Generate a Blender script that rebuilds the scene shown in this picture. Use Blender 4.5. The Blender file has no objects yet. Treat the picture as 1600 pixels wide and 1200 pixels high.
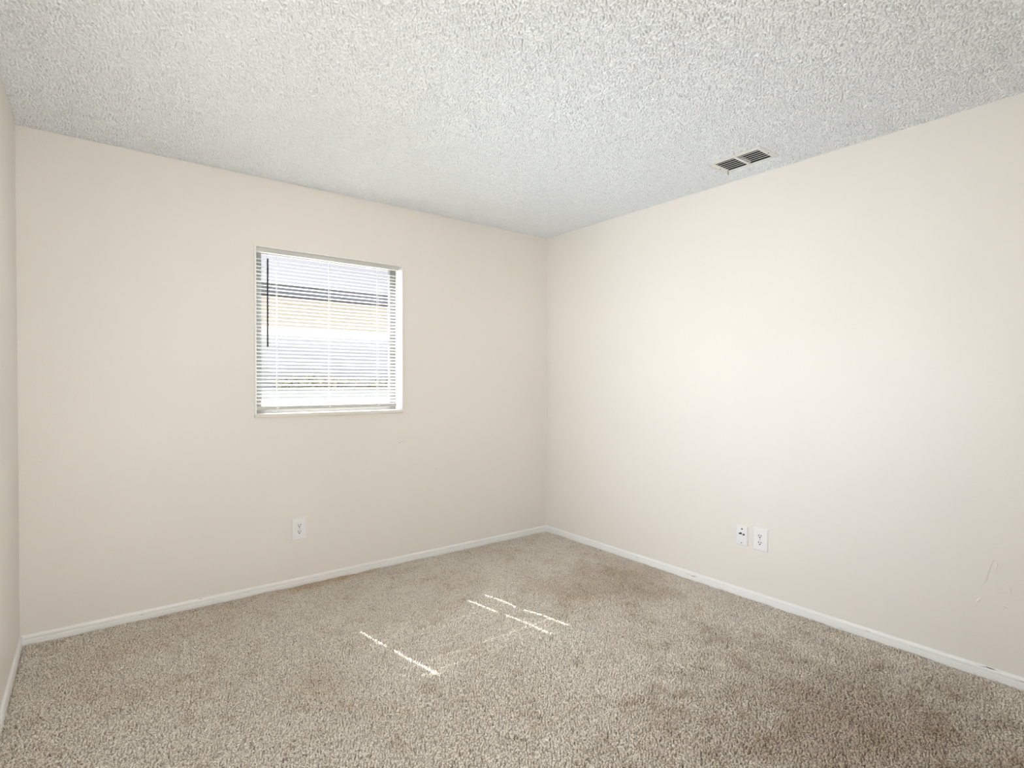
import bpy, bmesh, math, random
import numpy as np
from mathutils import Vector, Matrix

sc = bpy.context.scene
COL = sc.collection
random.seed(7)

# ------------------------------------------------------------------ camera
CAM = (-3.01538, -3.43042, 1.24736)
YAW, PITCH, ROLL, FPX, SHIFT_PX = 0.65713, -0.01469, 0.00346, 855.37, 7.385
cd = bpy.data.cameras.new('camera')
cam = bpy.data.objects.new('camera', cd)
COL.objects.link(cam)
cd.sensor_fit = 'HORIZONTAL'
cd.sensor_width = 36.0
cd.lens = 36.0 * FPX / 1600.0
cd.shift_y = SHIFT_PX / 1600.0
cd.clip_start = 0.02
fw = Vector((math.sin(YAW) * math.cos(PITCH), math.cos(YAW) * math.cos(PITCH), math.sin(PITCH)))
rt = Vector((math.cos(YAW), -math.sin(YAW), 0))
up = rt.cross(fw)
r2 = rt * math.cos(ROLL) + up * math.sin(ROLL)
u2 = up * math.cos(ROLL) - rt * math.sin(ROLL)
m = Matrix((r2, u2, -fw)).transposed().to_4x4()
m.translation = Vector(CAM)
cam.matrix_world = m
sc.camera = cam

# ------------------------------------------------------------------ sky, sun, daylight portals, added rear fill, exposure
SKY = 2.1
SUN = 40.0
DAY = 13.0
FILL_REAR = 14.5
world = bpy.data.worlds.new('sky')
sc.world = world
world.use_nodes = True
wn = world.node_tree.nodes
wn['Background'].inputs['Color'].default_value = (0.88, 0.95, 1.0, 1)
wn['Background'].inputs['Strength'].default_value = SKY

sun_dir = Vector((0.191, -1.0, -1.30)).normalized()
sd = bpy.data.lights.new('sun', 'SUN')
sd.energy = SUN
sd.angle = math.radians(0.27)
sd.color = (1.0, 0.99, 0.97)
so = bpy.data.objects.new('sun', sd)
COL.objects.link(so)
so.location = (-2, 3, 6)
so.rotation_euler = sun_dir.to_track_quat('-Z', 'Y').to_euler()

def portal(name, loc, direction, sx, sy):
    d = bpy.data.lights.new(name, 'AREA')
    d.shape = 'RECTANGLE'
    d.size, d.size_y = sx, sy
    o = bpy.data.objects.new(name, d)
    COL.objects.link(o)
    o.location = loc
    o.rotation_euler = Vector(direction).to_track_quat('-Z', 'Z').to_euler()
    d.cycles.is_portal = True
    return o

W2 = (-2.20, -1.15, 0.55, 1.70)          # second window, in the left wall: y0, y1, z0, z1
portal('daylight_back', (-1.788, 0.16, 1.53), (0, -1, 0), 0.94, 0.98)
day = portal('daylight_left', (-3.30, (W2[0] + W2[1]) / 2, (W2[2] + W2[3]) / 2), (1, 0, 0), W2[1] - W2[0] - 0.04, W2[3] - W2[2] - 0.04)
day.data.cycles.is_portal = False          # bright open sky and yard seen by the larger side window
day.data.energy = DAY
day.data.spread = math.radians(84)
day.data.color = (0.86, 0.93, 1.0)

W3 = (-2.95, -2.15, 0.0, 2.03)          # unseen doorway added behind the photographer to hold a fill lamp: x0, x1, z0, z1
rear = portal('rear_fill', ((W3[0] + W3[1]) / 2, -4.46, 1.10), (0, 1, 0), W3[1] - W3[0] - 0.04, 1.70)  # added fill lamp, no real hall lamp behind it
rear.data.cycles.is_portal = False
rear.data.energy = FILL_REAR
rear.data.spread = math.radians(110)
rear.data.color = (1.0, 0.97, 0.92)

sc.view_settings.view_transform = 'Standard'
sc.view_settings.look = 'None'
sc.view_settings.gamma = 1.0
sc.view_settings.use_curve_mapping = False
sc.view_settings.exposure = -0.03
sc.cycles.denoising_prefilter = 'NONE'
sc.cycles.max_bounces = 16
sc.cycles.diffuse_bounces = 10
sc.cycles.transparent_max_bounces = 16
sc.cycles.sample_clamp_indirect = 12.0

# ------------------------------------------------------------------ dimensions
H = 2.44                     # ceiling
L = 3.282                    # left wall at x = -L
D = 4.35                     # wall behind the photographer at y = -D
WX0, WX1, WZ0, WZ1 = -2.2590, -1.3165, 1.0330, 2.0270   # opening in the back wall
TH = 0.14                    # wall thickness

# ------------------------------------------------------------------ materials
def mat(name, color, rough=0.6, spec=0.3):
    M = bpy.data.materials.new(name)
    M.use_nodes = True
    b = M.node_tree.nodes['Principled BSDF']
    b.inputs['Base Color'].default_value = (*color, 1)
    b.inputs['Roughness'].default_value = rough
    b.inputs['Specular IOR Level'].default_value = spec
    return M, M.node_tree, b

def coords(nt, kind='Object'):
    return nt.nodes.new('ShaderNodeTexCoord').outputs[kind]

def noise(nt, vec, scale, detail=2.0, rough=0.5):
    n = nt.nodes.new('ShaderNodeTexNoise')
    n.inputs['Scale'].default_value = scale
    n.inputs['Detail'].default_value = detail
    n.inputs['Roughness'].default_value = rough
    nt.links.new(vec, n.inputs['Vector'])
    return n.outputs['Fac']

def ramp(nt, fac, stops):
    r = nt.nodes.new('ShaderNodeValToRGB')
    els = r.color_ramp.elements
    while len(els) < len(stops):
        els.new(0.5)
    for e, (p, c) in zip(els, stops):
        e.position = p
        e.color = (*c, 1)
    nt.links.new(fac, r.inputs['Fac'])
    return r.outputs['Color']

def bump(nt, bsdf, height, dist, strength=1.0):
    b = nt.nodes.new('ShaderNodeBump')
    b.inputs['Distance'].default_value = dist
    b.inputs['Strength'].default_value = strength
    nt.links.new(height, b.inputs['Height'])
    nt.links.new(b.outputs['Normal'], bsdf.inputs['Normal'])

def mixc(nt, fac, a, b, mode='MIX'):
    x = nt.nodes.new('ShaderNodeMix')
    x.data_type = 'RGBA'
    x.blend_type = mode
    for sock, v in ((x.inputs[0], fac), (x.inputs[6], a), (x.inputs[7], b)):
        if hasattr(v, 'links'):
            nt.links.new(v, sock)
        elif isinstance(v, tuple):
            sock.default_value = (*v, 1)
        else:
            sock.default_value = v
    return x.outputs[2]

# cream wall paint with a faint roller stipple
M_WALL, nt, b = mat('wall_paint', (0.80, 0.768, 0.726), 0.42, 0.35)
c = coords(nt)
col = ramp(nt, noise(nt, c, 1.3, 3), [(0.3, (0.79, 0.758, 0.715)), (0.7, (0.81, 0.778, 0.737))])
nt.links.new(col, b.inputs['Base Color'])
bump(nt, b, noise(nt, c, 130, 3), 0.0006, 0.6)

# popcorn ceiling spray
M_CEIL, nt, b = mat('popcorn_ceiling', (0.875, 0.905, 0.93), 0.75, 0.15)
c = coords(nt)
bump(nt, b, noise(nt, c, 420, 2), 0.0012, 0.6)

# twisted-pile carpet: heathered beige and brown yarn, dark flecks painting in shaded gaps, worn and soiled in broad patches
M_CARPET, nt, b = mat('carpet_yarn', (0.4, 0.34, 0.28), 0.95, 0.05)
c = coords(nt)
yarn = ramp(nt, noise(nt, c, 210, 3, 0.65), [(0.36, (0.20, 0.145, 0.105)), (0.46, (0.78, 0.70, 0.605)), (0.60, (0.94, 0.885, 0.80))])  # darkest stop paints in the shade between tufts
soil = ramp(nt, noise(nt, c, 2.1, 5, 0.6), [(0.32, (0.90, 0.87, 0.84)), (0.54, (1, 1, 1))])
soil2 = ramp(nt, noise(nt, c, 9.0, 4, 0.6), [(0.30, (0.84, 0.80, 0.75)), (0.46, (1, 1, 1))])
def stain_shade(base, x, y, rx, ry, color, rag):
    # soiled or shade-painted patch with a ragged edge, centred at (x, y) on the carpet
    mp = nt.nodes.new('ShaderNodeMapping')
    mp.inputs['Location'].default_value = (-x / rx, -y / ry, 0)
    mp.inputs['Scale'].default_value = (1 / rx, 1 / ry, 0)
    nt.links.new(c, mp.inputs['Vector'])
    ln = nt.nodes.new('ShaderNodeVectorMath')
    ln.operation = 'LENGTH'
    nt.links.new(mp.outputs[0], ln.inputs[0])
    ad = nt.nodes.new('ShaderNodeMath')
    ad.operation = 'MULTIPLY_ADD'
    nt.links.new(noise(nt, c, rag, 4, 0.6), ad.inputs[0])
    ad.inputs[1].default_value = 1.6
    sb = nt.nodes.new('ShaderNodeMath')
    sb.operation = 'SUBTRACT'
    nt.links.new(ln.outputs['Value'], sb.inputs[0])
    sb.inputs[1].default_value = 0.55
    nt.links.new(sb.outputs[0], ad.inputs[2])
    return mixc(nt, 1.0, base, ramp(nt, ad.outputs[0], [(0.0, color), (0.45, color), (1.0, (1, 1, 1))]), 'MULTIPLY')
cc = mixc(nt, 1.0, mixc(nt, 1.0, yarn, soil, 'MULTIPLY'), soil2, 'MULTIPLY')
cc = stain_shade(cc, -0.90, -2.70, 1.25, 1.15, (0.72, 0.675, 0.63), 4.5)        # wear plus painted shade: dimmer right-hand floor put into the colour
cc = stain_shade(cc, -0.86, -2.98, 0.26, 0.15, (0.72, 0.58, 0.46), 9)           # brown spill
cc = stain_shade(cc, -0.50, -1.15, 0.75, 0.60, (0.80, 0.745, 0.70), 4)
cc = stain_shade(cc, -1.90, -0.02, 0.9, 0.16, (0.86, 0.74, 0.62), 8)            # rust tone along the baseboard
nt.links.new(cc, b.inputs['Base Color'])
b.inputs['Sheen Weight'].default_value = 0.15
bump(nt, b, noise(nt, c, 600, 2), 0.002, 0.8)

# glossy white trim paint with dark scuffs along the face
M_TRIM, nt, b = mat('trim_paint', (0.86, 0.86, 0.85), 0.35, 0.45)
c = coords(nt)
mp = nt.nodes.new('ShaderNodeMapping')
mp.inputs['Scale'].default_value = (9, 9, 120)
nt.links.new(c, mp.inputs['Vector'])
scuff = ramp(nt, noise(nt, mp.outputs[0], 1.0, 4, 0.6), [(0.0, (0.10, 0.10, 0.11)), (0.285, (0.16, 0.16, 0.17)), (0.33, (0.87, 0.87, 0.86)), (1.0, (0.87, 0.87, 0.86))])
nt.links.new(scuff, b.inputs['Base Color'])

M_WHITE, _, _ = mat('white_paint', (0.84, 0.84, 0.82), 0.4, 0.4)
M_SILL, _, _ = mat('sill_paint', (0.76, 0.72, 0.66), 0.4, 0.4)
M_PLASTIC, _, _ = mat('white_plastic', (0.84, 0.84, 0.85), 0.3, 0.5)
M_FACE, _, _ = mat('receptacle_plastic', (0.86, 0.86, 0.88), 0.25, 0.5)
M_BLACK, _, _ = mat('black_recess', (0.012, 0.012, 0.013), 0.7, 0.2)
M_WAND, _, _ = mat('smoked_wand_plastic', (0.012, 0.012, 0.013), 0.35, 0.3)
M_ALU, nt, b = mat('window_aluminium', (0.19, 0.192, 0.195), 0.5, 0.4)
M_RAIL, _, _ = mat('blind_rail_enamel', (0.56, 0.56, 0.54), 0.4, 0.4)
M_CORD, _, _ = mat('white_cord', (0.85, 0.85, 0.83), 0.8, 0.1)
M_VENT, _, _ = mat('vent_enamel', (0.78, 0.79, 0.77), 0.45, 0.35)
M_DUCT, _, _ = mat('dark_duct', (0.02, 0.025, 0.027), 0.6, 0.3)
M_SCREW, _, _ = mat('dull_screw', (0.25, 0.24, 0.22), 0.4, 0.5)
M_SUB, _, _ = mat('subfloor', (0.10, 0.08, 0.065), 0.9, 0.1)
M_CONC, nt, b = mat('concrete', (0.52, 0.51, 0.48), 0.9, 0.1)
nt.links.new(ramp(nt, noise(nt, coords(nt), 3, 5), [(0.3, (0.47, 0.46, 0.43)), (0.7, (0.56, 0.55, 0.52))]), b.inputs['Base Color'])
M_STUCCO, nt, b = mat('stucco', (0.42, 0.37, 0.325), 0.9, 0.1)
bump(nt, b, noise(nt, coords(nt), 60, 4), 0.01, 0.5)
M_FASCIA, _, _ = mat('fascia_paint', (0.08, 0.085, 0.10), 0.6, 0.2)
M_SIDING, _, _ = mat('grey_siding', (0.38, 0.375, 0.395), 0.8, 0.1)
M_ROOF, nt, b = mat('roof_shingle', (0.085, 0.085, 0.10), 0.9, 0.1)
M_LEAF, nt, b = mat('leaf_green', (0.16, 0.24, 0.09), 0.6, 0.2)
nt.links.new(ramp(nt, noise(nt, coords(nt), 20, 3), [(0.3, (0.30, 0.275, 0.20)), (0.7, (0.46, 0.43, 0.33))]), b.inputs['Base Color'])

# slats: thin painted sheet, slightly translucent
M_SLAT = bpy.data.materials.new('slat_vinyl')
M_SLAT.use_nodes = True
nt = M_SLAT.node_tree
b = nt.nodes['Principled BSDF']
b.inputs['Base Color'].default_value = (0.88, 0.88, 0.87, 1)
b.inputs['Roughness'].default_value = 0.4
tr = nt.nodes.new('ShaderNodeBsdfTranslucent')
tr.inputs['Color'].default_value = (0.88, 0.88, 0.87, 1)
ms = nt.nodes.new('ShaderNodeMixShader')
ms.inputs[0].default_value = 0.45
nt.links.new(b.outputs[0], ms.inputs[1])
nt.links.new(tr.outputs[0], ms.inputs[2])
nt.links.new(ms.outputs[0], nt.nodes['Material Output'].inputs['Surface'])

# thin window pane: clear, with a weak mirror at grazing angles
M_GLASS = bpy.data.materials.new('window_glass')
M_GLASS.use_nodes = True
nt = M_GLASS.node_tree
tp = nt.nodes.new('ShaderNodeBsdfTransparent')
tp.inputs['Color'].default_value = (0.97, 0.98, 0.975, 1)
gl = nt.nodes.new('ShaderNodeBsdfGlossy')
gl.inputs['Roughness'].default_value = 0.01
lw = nt.nodes.new('ShaderNodeLayerWeight')
lw.inputs['Blend'].default_value = 0.12
ms = nt.nodes.new('ShaderNodeMixShader')
nt.links.new(lw.outputs['Facing'], ms.inputs[0])
nt.links.new(tp.outputs[0], ms.inputs[1])
nt.links.new(gl.outputs[0], ms.inputs[2])
nt.links.new(ms.outputs[0], nt.nodes['Material Output'].inputs['Surface'])

# ------------------------------------------------------------------ mesh helpers
def tag(o, label=None, cat=None, group=None, kind=None):
    if label: o['label'] = label
    if cat: o['category'] = cat
    if group: o['group'] = group
    if kind: o['kind'] = kind
    return o

def empty(name, loc, rz=0.0):
    o = bpy.data.objects.new(name, None)
    o.empty_display_size = 0.05
    COL.objects.link(o)
    o.location = loc
    o.rotation_euler = (0, 0, rz)
    return o

def obj(name, bm, material, parent=None, smooth=False, bevel=0.0, seg=2):
    me = bpy.data.meshes.new(name)
    bmesh.ops.recalc_face_normals(bm, faces=bm.faces)
    bm.to_mesh(me)
    bm.free()
    me.materials.append(material)
    if smooth:
        for p in me.polygons:
            p.use_smooth = True
    o = bpy.data.objects.new(name, me)
    COL.objects.link(o)
    if parent:
        o.parent = parent
    if bevel:
        mo = o.modifiers.new('bevel', 'BEVEL')
        mo.width, mo.segments, mo.limit_method = bevel, seg, 'ANGLE'
    return o

def box(bm, x0, x1, y0, y1, z0, z1):
    v = [bm.verts.new(p) for p in ((x0, y0, z0), (x1, y0, z0), (x1, y1, z0), (x0, y1, z0),
                                   (x0, y0, z1), (x1, y0, z1), (x1, y1, z1), (x0, y1, z1))]
    for f in ((0, 3, 2, 1), (4, 5, 6, 7), (0, 1, 5, 4), (1, 2, 6, 5), (2, 3, 7, 6), (3, 0, 4, 7)):
        bm.faces.new([v[i] for i in f])

def BM(*boxes):
    bm = bmesh.new()
    for q in boxes:
        box(bm, *q)
    return bm

def prism(bm, pts, a, b, place):
    """closed 2-D outline pts swept from a to b; place(u, v, t) -> point"""
    A = [bm.verts.new(place(u, v, a)) for u, v in pts]
    B = [bm.verts.new(place(u, v, b)) for u, v in pts]
    n = len(pts)
    for i in range(n):
        bm.faces.new((A[i], A[(i + 1) % n], B[(i + 1) % n], B[i]))
    bm.faces.new(A[::-1])
    bm.faces.new(B)

def tube(bm, p0, p1, r, n=8, r1=None):
    p0, p1 = Vector(p0), Vector(p1)
    d = (p1 - p0).normalized()
    s = d.orthogonal().normalized()
    t = d.cross(s)
    r1 = r if r1 is None else r1
    A = [bm.verts.new(p0 + (s * math.cos(k * 2 * math.pi / n) + t * math.sin(k * 2 * math.pi / n)) * r) for k in range(n)]
    B = [bm.verts.new(p1 + (s * math.cos(k * 2 * math.pi / n) + t * math.sin(k * 2 * math.pi / n)) * r1) for k in range(n)]
    for i in range(n):
        bm.faces.new((A[i], A[(i + 1) % n], B[(i + 1) % n], B[i]))
    bm.faces.new(A[::-1])
    bm.faces.new(B)

def ellipsoid(bm, c, rx, ry, rz, sub=2):
    r = bmesh.ops.create_icosphere(bm, subdivisions=sub, radius=1.0)
    for v in r['verts']:
        v.co = Vector((c[0] + v.co.x * rx, c[1] + v.co.y * ry, c[2] + v.co.z * rz))

def ridge(bm, pts, w, h, place):
    """a low tapering ridge of paint along 2-D points pts; place(u, v, height)"""
    n = len(pts)
    rows = []
    for i, (u, v) in enumerate(pts):
        a = pts[max(i - 1, 0)]
        c2 = pts[min(i + 1, n - 1)]
        tx, ty = c2[0] - a[0], c2[1] - a[1]
        q = math.hypot(tx, ty) or 1
        nx, ny = -ty / q, tx / q
        k = math.sin(math.pi * (i + 0.35) / (n - 0.3))
        rows.append([bm.verts.new(place(u + nx * w * k * s, v + ny * w * k * s, hh * h * k)) for s, hh in ((-1, -0.02), (-0.5, 0.8), (0, 1), (0.5, 0.6), (1, -0.02))])
    for a, c2 in zip(rows, rows[1:]):
        for j in range(4):
            bm.faces.new((a[j], a[j + 1], c2[j + 1], c2[j]))

# ------------------------------------------------------------------ room shell
bm = BM((-L - TH, WX0, 0, TH, -0.1, 2.4260), (WX1, TH, 0, TH, -0.1, 2.4260),
        (WX0, WX1, 0, TH, -0.1, WZ0), (WX0, WX1, 0, TH, WZ1, 2.4260),
        (-L - TH, TH, 0.014, TH, 2.4260, 2.50))          # recessed crack under the ceiling
wall_back = tag(obj('wall_back', bm, M_WALL), kind='structure')
wall_right = tag(obj('wall_right', BM((0, TH, -D, 0, -0.1, 2.4315), (0.009, TH, -D, 0, 2.4315, 2.50)), M_WALL), kind='structure')
y0, y1, z0, z1 = W2
bm = BM((-L - TH, -L, -D, y0, -0.1, 2.436), (-L - TH, -L, y1, 0, -0.1, 2.436),
        (-L - TH, -L, y0, y1, -0.1, z0), (-L - TH, -L, y0, y1, z1, 2.436),
        (-L - TH, -L - 0.01, -D, 0, 2.436, 2.50))
wall_left = tag(obj('wall_left', bm, M_WALL), kind='structure')
tag(obj('wall_front', BM((-L - TH, W3[0], -D - TH, -D, -0.1, 2.5), (W3[1], TH, -D - TH, -D, -0.1, 2.5),
                         (W3[0], W3[1], -D - TH, -D, W3[3], 2.5)), M_WALL), kind='structure')
tag(obj('floor', BM((-L, 0, -D, 0, -0.10, -0.052)), M_SUB), kind='structure')

def band_noise(nx, ny, step, wave, seed, spread=0.35):
    rng = np.random.default_rng(seed)
    F = np.fft.rfft2(rng.standard_normal((ny, nx)))
    fy = np.fft.fftfreq(ny, step)[:, None]
    fx = np.fft.rfftfreq(nx, step)[None, :]
    f = np.hypot(fx, fy) * wave
    F *= np.exp(-((f - 1.0) / spread) ** 2)
    a = np.fft.irfft2(F, s=(ny, nx))
    return a / a.std()

def sheet(name, x0, x1, ya, yb, step, material, fn, hole=None):
    """fine relief surface; fn(X, Y, shape) -> dx, dy, z"""
    nx, ny = int((x1 - x0) / step) // 2 * 2 + 2, int((yb - ya) / step) // 2 * 2 + 2
    X, Y = np.meshgrid(np.linspace(x0, x1, nx), np.linspace(ya, yb, ny))
    dx, dy, Z = fn(X, Y, nx, ny, step)
    dx[:, [0, -1]] = 0
    dy[[0, -1], :] = 0
    co = np.stack([X + dx, Y + dy, Z], -1).reshape(-1, 3).astype(np.float32)
    idx = np.arange(nx * ny, dtype=np.int32).reshape(ny, nx)
    q = np.stack([idx[:-1, :-1], idx[:-1, 1:], idx[1:, 1:], idx[1:, :-1]], -1).reshape(-1, 4)
    if hole:
        cx, cy = X[:-1, :-1].ravel(), Y[:-1, :-1].ravel()
        q = q[~((cx > hole[0]) & (cx < hole[1]) & (cy > hole[2]) & (cy < hole[3]))]
    q = np.ascontiguousarray(q).reshape(-1)
    me = bpy.data.meshes.new(name)
    me.vertices.add(nx * ny)
    me.vertices.foreach_set('co', co.ravel())
    n = len(q) // 4
    me.loops.add(len(q))
    me.polygons.add(n)
    me.loops.foreach_set('vertex_index', q)
    me.polygons.foreach_set('loop_start', np.arange(0, 4 * n, 4, dtype=np.int32))
    me.polygons.foreach_set('loop_total', np.full(n, 4, dtype=np.int32))
    me.polygons.foreach_set('use_smooth', np.ones(n, dtype=bool))
    me.update(calc_edges=True)
    me.materials.append(material)
    o = bpy.data.objects.new(name, me)
    COL.objects.link(o)
    return o

VX0, VX1, VY0, VY1 = -0.342, -0.142, -1.998, -1.702       # ceiling register

def ceiling_relief(X, Y, nx, ny, step):
    a = band_noise(nx, ny, step, 0.0118, 3, 0.42)
    b2 = band_noise(nx, ny, step, 0.030, 4, 0.5)
    h = 0.0078 * (1 + np.tanh(1.35 * (a + 0.40 + 0.28 * b2)))
    keep = np.maximum(np.maximum(VX0 - X, X - VX1), np.maximum(VY0 - Y, Y - VY1))
    h *= np.clip(keep / 0.006, 0, 1)
    return np.zeros_like(X), np.zeros_like(X), H - h

ceiling = sheet('ceiling', -L - 0.012, 0.009, -3.25, 0.014, 0.0027, M_CEIL, ceiling_relief, (VX0 + 0.02, VX1 - 0.02, VY0 + 0.02, VY1 - 0.02))
tag(ceiling, kind='structure')
slab = BM((-L - 0.012, VX0 + 0.02, -D, 0.012, H + 0.001, H + 0.06), (VX1 - 0.02, 0.003, -D, 0.012, H + 0.001, H + 0.06),
          (VX0 + 0.02, VX1 - 0.02, -D, VY0 + 0.02, H + 0.001, H + 0.06), (VX0 + 0.02, VX1 - 0.02, VY1 - 0.02, 0.012, H + 0.001, H + 0.06),
          (-L, 0, -D, -3.24, H - 0.004, H + 0.06), (-L - TH, TH, -D - TH, TH, 2.5, 2.56))
obj('ceiling_board', slab, M_CEIL, ceiling)['kind'] = 'structure'
def carpet_relief(X, Y, nx, ny, step):
    a = band_noise(nx, ny, step, 0.0108, 11, 0.40)
    b2 = band_noise(nx, ny, step, 0.030, 12, 0.5)
    w = band_noise(nx, ny, step, 0.30, 13, 0.6)
    h = np.tanh(1.25 * (a + 0.40 + 0.32 * b2))
    z = -0.0170 + 0.0180 * h + 0.0012 * w
    d = np.minimum(np.minimum(X + L - 0.012, -0.012 - X), -0.012 - Y)     # sinks along the baseboards
    z -= 0.010 * np.exp(-np.clip(d, 0, None) / 0.009)
    gx, gy = np.gradient(a, axis=1), np.gradient(a, axis=0)
    lean = 0.0010
    return -gx * lean, -gy * lean, z

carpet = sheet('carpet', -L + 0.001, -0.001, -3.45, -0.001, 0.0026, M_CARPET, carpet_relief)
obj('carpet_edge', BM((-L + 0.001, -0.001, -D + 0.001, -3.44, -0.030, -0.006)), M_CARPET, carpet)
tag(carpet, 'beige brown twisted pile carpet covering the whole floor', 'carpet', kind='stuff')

# baseboards
PROF = [(0, -0.050), (0.010, -0.050), (0.010, 0.016), (0.0082, 0.0185), (0.0095, 0.022), (0.0095, 0.031), (0.0075, 0.037), (0.003, 0.041), (0, 0.041)]
def baseboard(name, place, a, b):
    bm = bmesh.new()
    prism(bm, PROF, a, b, place)
    return tag(obj(name, bm, M_TRIM), kind='structure')
baseboard('baseboard_back', lambda u, v, t: (t, -u, v), -L, 0)
baseboard('baseboard_right', lambda u, v, t: (-u, t, v), -D, -0.0095)
baseboard('baseboard_left', lambda u, v, t: (-L + u, t, v), -D, -0.0095)
baseboard('baseboard_front', lambda u, v, t: (t, -D + u, v), W3[1] + 0.06, -0.0095)

# dents and smears in the paint
bm = bmesh.new()
pb = lambda u, v, h: (u, -h, v)
ridge(bm, [(-1.352, 0.8195), (-1.338, 0.8215), (-1.325, 0.827), (-1.312, 0.835)], 0.0050, 0.009, pb)
ridge(bm, [(-1.070, 0.616), (-1.055, 0.6165), (-1.040, 0.6175)], 0.0055, 0.009, pb)
obj('paint_ridge', bm, M_WALL, wall_back, smooth=True)['kind'] = 'structure'
bm = bmesh.new()
pr = lambda u, v, h: (-h, u, v)
ridge(bm, [(-2.853, 0.500), (-2.842, 0.470), (-2.833, 0.435), (-2.829, 0.405), (-2.820, 0.385)], 0.006, 0.005, pr)
ridge(bm, [(-2.866, 0.487), (-2.862, 0.470), (-2.860, 0.455)], 0.005, 0.004, pr)
ridge(bm, [(-2.812, 0.322), (-2.806, 0.312), (-2.800, 0.304)], 0.005, 0.004, pr)
ridge(bm, [(-2.906, 0.400), (-2.908, 0.380), (-2.906, 0.362)], 0.005, 0.0045, pr)
ridge(bm, [(-2.884, 0.317), (-2.893, 0.312), (-2.903, 0.311)], 0.005, 0.0045, pr)
ridge(bm, [(-2.846, 0.556), (-2.852, 0.552), (-2.858, 0.553)], 0.004, 0.0014, pr)
obj('paint_ridge', bm, M_WALL, wall_right, smooth=True)['kind'] = 'structure'

# ------------------------------------------------------------------ window in the back wall
win = tag(empty('window_1', ((WX0 + WX1) / 2, 0, WZ0)), kind='structure')
def wpart(name, bm, m_, bevel=0.0015, parent=win, smooth=False):
    o = obj(name, bm, m_, parent, bevel=bevel, smooth=smooth)
    me = o.data
    if parent is win:
        me.transform(Matrix.Translation(-win.location))
    o['kind'] = 'structure'
    return o
wpart('window_trim', BM((WX0, WX0 + 0.0105, -0.013, TH - 0.01, 1.046, WZ1), (WX1 - 0.0105, WX1, -0.013, TH - 0.01, 1.046, WZ1),
                        (WX0 + 0.0105, WX1 - 0.0105, -0.009, TH - 0.01, 2.0205, WZ1)), M_WHITE)
wpart('window_sill', BM((WX0 - 0.001, WX1 + 0.002, -0.020, TH - 0.01, 1.026, 1.046)), M_SILL, 0.003)
fx0, fx1 = WX0 + 0.0105, WX1 - 0.0105
bm = BM((fx0, fx0 + 0.050, 0.085, 0.120, 1.046, 2.0205), (-1.370, fx1, 0.085, 0.120, 1.046, 2.0205),
        (fx0 + 0.05, -1.370, 0.085, 0.120, 2.002, 2.0205), (fx0 + 0.05, -1.370, 0.085, 0.120, 1.046, 1.072))
wpart('window_frame', bm, M_ALU, 0.002)
bm = BM((fx0 + 0.05, -1.370, 0.088, 0.118, 1.522, 1.566))
wpart('meeting_rail', bm, M_WHITE, 0.002)
wpart('window_pane', BM((fx0 + 0.048, -1.368, 0.1025, 0.1035, 1.566, 2.004)), M_GLASS, 0)
wpart('window_pane', BM((fx0 + 0.048, -1.368, 0.1055, 0.1065, 1.070, 1.523)), M_GLASS, 0)

# ------------------------------------------------------------------ window in the left wall
win2 = tag(empty('window_2', (-L, (y0 + y1) / 2, z0)), kind='structure')
def w2part(name, bm, m_, bevel=0.002):
    o = obj(name, bm, m_, win2, bevel=bevel)
    o.data.transform(Matrix.Translation(-win2.location))
    o['kind'] = 'structure'
ym = (y0 + y1) / 2
w2part('window_frame', BM((-L - 0.12, -L - 0.08, y0, y0 + 0.04, z0, z1), (-L - 0.12, -L - 0.08, y1 - 0.04, y1, z0, z1),
                          (-L - 0.12, -L - 0.08, y0 + 0.04, y1 - 0.04, z0, z0 + 0.04), (-L - 0.12, -L - 0.08, y0 + 0.04, y1 - 0.04, z1 - 0.04, z1),
                          (-L - 0.115, -L - 0.085, ym - 0.02, ym + 0.02, z0 + 0.04, z1 - 0.04)), M_ALU)
w2part('window_pane', BM((-L - 0.101, -L - 0.1, y0 + 0.03, ym - 0.01, z0 + 0.03, z1 - 0.03)), M_GLASS, 0)
w2part('window_pane', BM((-L - 0.101, -L - 0.1, ym + 0.01, y1 - 0.03, z0 + 0.03, z1 - 0.03)), M_GLASS, 0)
w2part('window_sill', BM((-L - 0.08, -L + 0.012, y0, y1, z0 - 0.001, z0 + 0.012)), M_SILL)

# ------------------------------------------------------------------ mini blind
blind = empty('window_blind', (-1.79, 0.016, 1.069))
tag(blind, 'white mini blind with horizontal slats, lowered in front of the small window', 'blind')
BO = Vector(blind.location)
def bpart(name, bm, m_, parent=blind, bevel=0.0, smooth=False):
    o = obj(name, bm, m_, parent, bevel=bevel, smooth=smooth)
    o.data.transform(Matrix.Translation(-BO))
    return o
SX0, SX1 = -2.244, -1.362
hr = bpart('head_rail', BM((-2.2465, -1.3405, 0.001, 0.031, 1.9945, 2.0195)), M_RAIL, bevel=0.0015)

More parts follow.
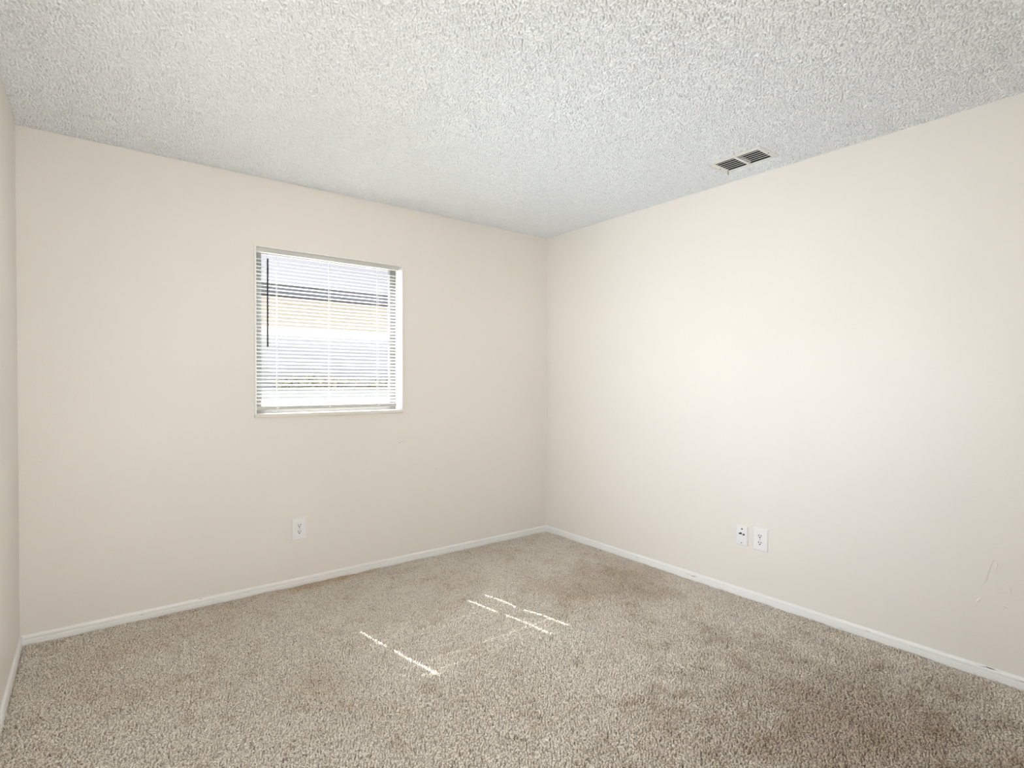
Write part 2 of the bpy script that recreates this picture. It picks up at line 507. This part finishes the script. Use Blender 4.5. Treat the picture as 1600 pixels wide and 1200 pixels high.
SLOTS = (-2.1255, -1.4865)                    # rout holes for the lift cords
PITCHZ = 0.0217
NS = 40
bm = bmesh.new()
xs = [SX0]
for s in SLOTS:
    xs += [s - 0.0042, s + 0.0042]
xs += [SX1]
prof = [-0.0127, -0.0100, -0.0055, 0.0, 0.0055, 0.0100, 0.0127]     # across the slat, room side first
slatrng = random.Random(5)
for k in range(NS):
    zc = 1.108 + PITCHZ * k + slatrng.uniform(-0.0007, 0.0007)
    yc = 0.0162 + slatrng.uniform(-0.0004, 0.0004)
    t0 = math.radians(20 + slatrng.uniform(-0.7, 0.7))
    t1 = t0 + math.radians(slatrng.uniform(-0.8, 0.8))
    if k in (33, 35, 36, 37):                  # bent ends near the wand
        t0 += math.radians(slatrng.uniform(4, 10))
    def pt(x, d):
        w = (x - SX0) / (SX1 - SX0)
        w = min(1, max(0, w)) ** (0.35 if k >= 33 else 1)
        t = t0 * (1 - w) + t1 * w
        crown = 0.0030 * (1 - (d / 0.0127) ** 2)
        sag = -0.0004 * math.sin(w * math.pi * 2.6) ** 2
        return (x, yc + d * math.cos(t) - crown * math.sin(t), zc + d * math.sin(t) + crown * math.cos(t) + sag)
    xx = []
    for a, c2 in zip(xs, xs[1:]):
        n = max(1, int((c2 - a) / 0.06))
        xx += [a + (c2 - a) * i / n for i in range(n)]
    xx.append(xs[-1])
    V = [[bm.verts.new(pt(x, d)) for d in prof] for x in xx]
    for i in range(len(xx) - 1):
        mid = (xx[i] + xx[i + 1]) / 2
        slot = any(abs(mid - s) < 0.0042 for s in SLOTS)
        for j in range(6):
            if slot and 1 <= j <= 4:
                continue
            bm.faces.new((V[i][j], V[i + 1][j], V[i + 1][j + 1], V[i][j + 1]))
bpart('slats', bm, M_SLAT, smooth=True)

bm = bmesh.new()
bprof = [(0.003, 0.001), (0.0015, 0.004), (0.001, 0.011), (0.0025, 0.018), (0.006, 0.022), (0.024, 0.022), (0.0285, 0.018), (0.030, 0.011), (0.0285, 0.003), (0.026, 0.0)]
prism(bm, [(u + 0.002, v + 1.0695) for u, v in bprof], -2.2485, -1.3595, lambda u, v, t: (t, u, v))
br = bpart('bottom_rail', bm, M_RAIL)
for x in (-2.128, -1.8145, -1.489):
    bm = bmesh.new()
    for yy in (0.0035, 0.0295):
        tube(bm, (x, yy, 1.085), (x, yy, 1.996), 0.0008, 6)
    for k in range(NS):
        tube(bm, (x - 0.0012, 0.004, 1.1035 + PITCHZ * k), (x - 0.0012, 0.029, 1.111 + PITCHZ * k), 0.0004, 4)
    bpart('ladder_cord', bm, M_CORD)
    bm = bmesh.new()
    box(bm, x - 0.008, x + 0.008, 0.0005, 0.006, 1.077, 1.0935)
    bpart('cord_clip', bm, M_PLASTIC, br, bevel=0.002)
wb = bmesh.new()
tube(wb, (-2.185, -0.006, 1.957), (-2.1865, -0.007, 1.441), 0.0047, 6)
wand = bpart('tilt_wand', wb, M_WAND)
wand['label'] = 'thin dark tilt wand'
wb = bmesh.new()
tube(wb, (-2.185, -0.006, 1.955), (-2.185, 0.004, 1.990), 0.0016, 6)
bpart('wand_hook', wb, M_PLASTIC, wand)

# ------------------------------------------------------------------ ceiling register
vent = empty('ceiling_vent', ((VX0 + VX1) / 2, (VY0 + VY1) / 2, H))
tag(vent, 'white metal air vent with two banks of louvers, set in the popcorn ceiling', 'vent')
VO = Vector(vent.location)
def vpart(name, bm, m_, parent=vent, bevel=0.0):
    o = obj(name, bm, m_, parent, bevel=bevel)
    o.data.transform(Matrix.Translation(-VO))
    return o
ox0, ox1, oy0, oy1 = -0.317, -0.168, -1.973, -1.730
zf, zb = 2.4260, 2.4310
bm = bmesh.new()
outer = [(VX0, VY0), (VX1, VY0), (VX1, VY1), (VX0, VY1)]
inner = [(ox0, oy0), (ox1, oy0), (ox1, oy1), (ox0, oy1)]
mid_ = [(x + 0.008 * (1 if x == VX0 else -1), y + 0.008 * (1 if y == VY0 else -1)) for x, y in outer]
rows = [[bm.verts.new((x, y, z)) for x, y in loop] for loop, z in ((outer, zb + 0.002), (outer, zb), (mid_, zf), (inner, zf), (inner, 2.430))]
for a, c2 in zip(rows, rows[1:]):
    for i in range(4):
        bm.faces.new((a[i], a[(i + 1) % 4], c2[(i + 1) % 4], c2[i]))
box(bm, ox0, ox1, -1.8535, -1.8395, zf + 0.0005, 2.446)
vpart('frame', bm, M_VENT)
bm = BM((ox0 - 0.006, ox1 + 0.006, oy0 - 0.006, oy1 + 0.006, 2.488, 2.492))
for q in ((ox0 - 0.006, ox0 - 0.003, oy0 - 0.006, oy1 + 0.006, 2.4345, 2.49), (ox1 + 0.003, ox1 + 0.006, oy0 - 0.006, oy1 + 0.006, 2.4345, 2.49),
          (ox0, ox1, oy0 - 0.006, oy0 - 0.003, 2.4345, 2.49), (ox0, ox1, oy1 + 0.003, oy1 + 0.006, 2.4345, 2.49)):
    box(bm, *q)
vpart('duct_boot', bm, M_DUCT)
nb = 5
for a, c2 in ((oy0 + 0.001, -1.8545), (-1.8385, oy1 - 0.001)):
    bm = bmesh.new()
    for i in range(nb):
        x = ox0 + (ox1 - ox0) * (i + 1) / (nb + 1)
        w, hgt = 0.0085, 0.0075
        bl = [(x - 0.0100, zf + 0.0022), (x - 0.0095, zf + 0.0002), (x + 0.0110, zf + 0.0088), (x + 0.0105, zf + 0.0108)]
        prism(bm, bl, a, c2, lambda u, v, t: (u, t, v))
    vpart('louver_bank', bm, M_VENT)
for x, y in ((-0.2367, -1.9862), (-0.2367, -1.714)):
    bm = bmesh.new()
    tube(bm, (x, y, zf + 0.001), (x, y, zf - 0.0015), 0.0042, 10)
    vpart('screw', bm, M_SCREW)
bm = BM((-0.1755, -0.1725, -1.727, -1.722, 2.405, 2.428))
vpart('damper_lever', bm, M_SCREW)

# ------------------------------------------------------------------ wall plates
def plate_shape(w, h, t):
    """face toward -Y, rounded pillow edges"""
    bm = bmesh.new()
    def loop(ix, y):
        r = 0.004
        pts = []
        for cx, cz, a0 in ((1, 1, 0), (-1, 1, 90), (-1, -1, 180), (1, -1, 270)):
            for k in range(4):
                a = math.radians(a0 + 30 * k)
                pts.append(bm.verts.new((cx * (w / 2 - ix - r) + r * math.cos(a), y, cz * (h / 2 - ix - r) + r * math.sin(a))))
        return pts
    rows = [loop(0, 0), loop(0, -t * 0.45), loop(0.0015, -t * 0.8), loop(0.0045, -t)]
    for a, c2 in zip(rows, rows[1:]):
        n = len(a)
        for i in range(n):
            bm.faces.new((a[i], a[(i + 1) % n], c2[(i + 1) % n], c2[i]))
    bm.faces.new(rows[-1])
    return bm

def outlet(loc, rz, w, h, t, label):
    e = empty('wall_outlet', loc, rz)
    tag(e, label, 'outlet', 'duplex outlets on the walls')
    obj('cover_plate', plate_shape(w, h, t), M_PLASTIC, e)
    for s in (1, -1):
        zc = s * 0.0195
        bm = bmesh.new()
        pts = []
        for k in range(24):
            a = 2 * math.pi * k / 24
            x, z = 0.0172 * math.cos(a), 0.0172 * math.sin(a)
            pts.append((x, max(-0.0142, min(0.0142, z)) + zc))
        prism(bm, pts, -t + 0.001, -t - 0.0012, lambda u, v, q: (u, q, v))
        f = obj('receptacle', bm, M_FACE, e)
        bm = BM((-0.0086, -0.0050, -t - 0.0016, -t, zc - 0.0010, zc + 0.0090), (0.0048, 0.0084, -t - 0.0016, -t, zc - 0.0005, zc + 0.0085))
        tube(bm, (-0.0004, -t, zc - 0.0070), (-0.0004, -t - 0.0016, zc - 0.0070), 0.0038, 10)
        obj('slots', bm, M_BLACK, f)
    bm = bmesh.new()
    tube(bm, (0, -t, 0), (0, -t - 0.001, 0), 0.0028, 10)
    obj('screw', bm, M_SCREW, e)
    return e

outlet((-2.0085, 0, 0.3405), 0, 0.0865, 0.134, 0.0085, 'white wall outlet with cover plate, on the wall below the window')
outlet((0, -1.8425, 0.3497), -math.pi / 2, 0.0860, 0.128, 0.0090, 'white wall outlet on the right wall, with a cable plate close beside it')

jp = empty('cable_plate', (0, -1.7325, 0.3488), -math.pi / 2)
tag(jp, 'small white cable plate with a black jack opening, left of the right wall outlet', 'wall plate')
T = 0.0110
obj('cover_plate', plate_shape(0.071, 0.114, T), M_PLASTIC, jp)
bm = bmesh.new()
tube(bm, (0.002, -T, 0.0395), (0.002, -T - 0.0018, 0.0395), 0.0042, 10)
obj('screw', bm, M_BLACK, jp)
bm = bmesh.new()
tube(bm, (0.000, -T, -0.0420), (0.000, -T - 0.0018, -0.0420), 0.0034, 10)
obj('screw', bm, M_SCREW, jp)
bm = bmesh.new()
ellipsoid(bm, (-0.0095, -T - 0.0005, 0.0105), 0.0105, 0.0025, 0.0033)
ellipsoid(bm, (-0.0045, -T - 0.0005, 0.0125), 0.0060, 0.003, 0.0058)
j = obj('jack_opening', bm, M_BLACK, jp, smooth=True)
bm = bmesh.new()
ellipsoid(bm, (0.0135, -T - 0.0005, 0.0085), 0.0060, 0.0028, 0.0052)
obj('jack_latch', bm, M_BLACK, jp, smooth=True)
bm = bmesh.new()
tube(bm, (0.000, -T - 0.001, 0.009), (0.009, -T - 0.001, -0.001), 0.0009, 6)
obj('wire', bm, M_SCREW, jp)

# ------------------------------------------------------------------ outside the window
bm = bmesh.new()
prism(bm, [(TH, -0.45), (40, -0.45), (40, 1.00), (11.2, 0.98), (2.0, -0.25), (TH, -0.25)], -25, 30, lambda u, v, t: (t, u, v))
box(bm, -40, -L - TH - 0.001, -40, TH, -0.45, -0.25)
box(bm, -L - TH, 30, -40, -D - TH - 0.001, -0.45, -0.25)
tag(obj('ground', bm, M_CONC), kind='structure')
house = empty('neighbour_house', (4, 13.0, 0.98))
tag(house, 'neighbouring house with beige upper wall, glimpsed through the blind slats', 'house')
HO = Vector(house.location)
def hpart(name, bm, m_, parent=house):
    o = obj(name, bm, m_, parent)
    o.data.transform(Matrix.Translation(-HO))
    return o
hpart('lower_wall', BM((-9, 16, 13.0, 20, 0.9, 2.72)), M_SIDING)
hpart('upper_wall', BM((-9, 16, 12.95, 20, 2.72, 3.62)), M_STUCCO)
hpart('fascia', BM((-9.6, 16.6, 12.3, 20.6, 3.60, 3.85)), M_FASCIA)
bm = bmesh.new()
prism(bm, [(12.25, 3.85), (20.65, 3.85), (16.4, 6.4)], -9.7, 16.7, lambda u, v, t: (t, u, v))
hpart('roof', bm, M_ROOF)
r3 = random.Random(3)
def shrub(x, y, z, rx, h, n, label):
    e = empty('shrub', (x, y, z))
    tag(e, label, 'shrub', 'shrubs along the neighbouring house')
    bm = bmesh.new()
    for k in range(n):
        a, q = r3.uniform(0, 6.28), r3.uniform(0, 1) ** 0.5
        p = Vector((math.cos(a) * q * rx, math.sin(a) * q * 0.4, r3.uniform(0.05, 1.0) * h * (1.1 - 0.4 * q)))
        nn = Vector((r3.uniform(-1, 1), r3.uniform(-1, 1), r3.uniform(-0.3, 1))).normalized()
        s = nn.orthogonal().normalized() * 0.08
        t = nn.cross(s) * 0.45
        bm.faces.new([bm.verts.new(p + d) for d in (-s, -t, s, t)])
    obj('foliage', bm, M_LEAF, e)
    bm = bmesh.new()
    for k in range(7):
        tube(bm, (rx * 0.1 * (k - 3), 0, -0.05), (rx * 0.24 * (k - 3), r3.uniform(-0.2, 0.2), h * 0.8), 0.012, 6, 0.005)
    obj('stem', bm, M_SUB, e)
shrub(2.0, 11.9, 0.98, 1.3, 0.40, 330, 'low dry shrub outside, seen through the blind left of the middle cord')
shrub(4.3, 11.9, 0.98, 1.0, 0.34, 260, 'low dry shrub outside, seen through the blind right of the middle cord')
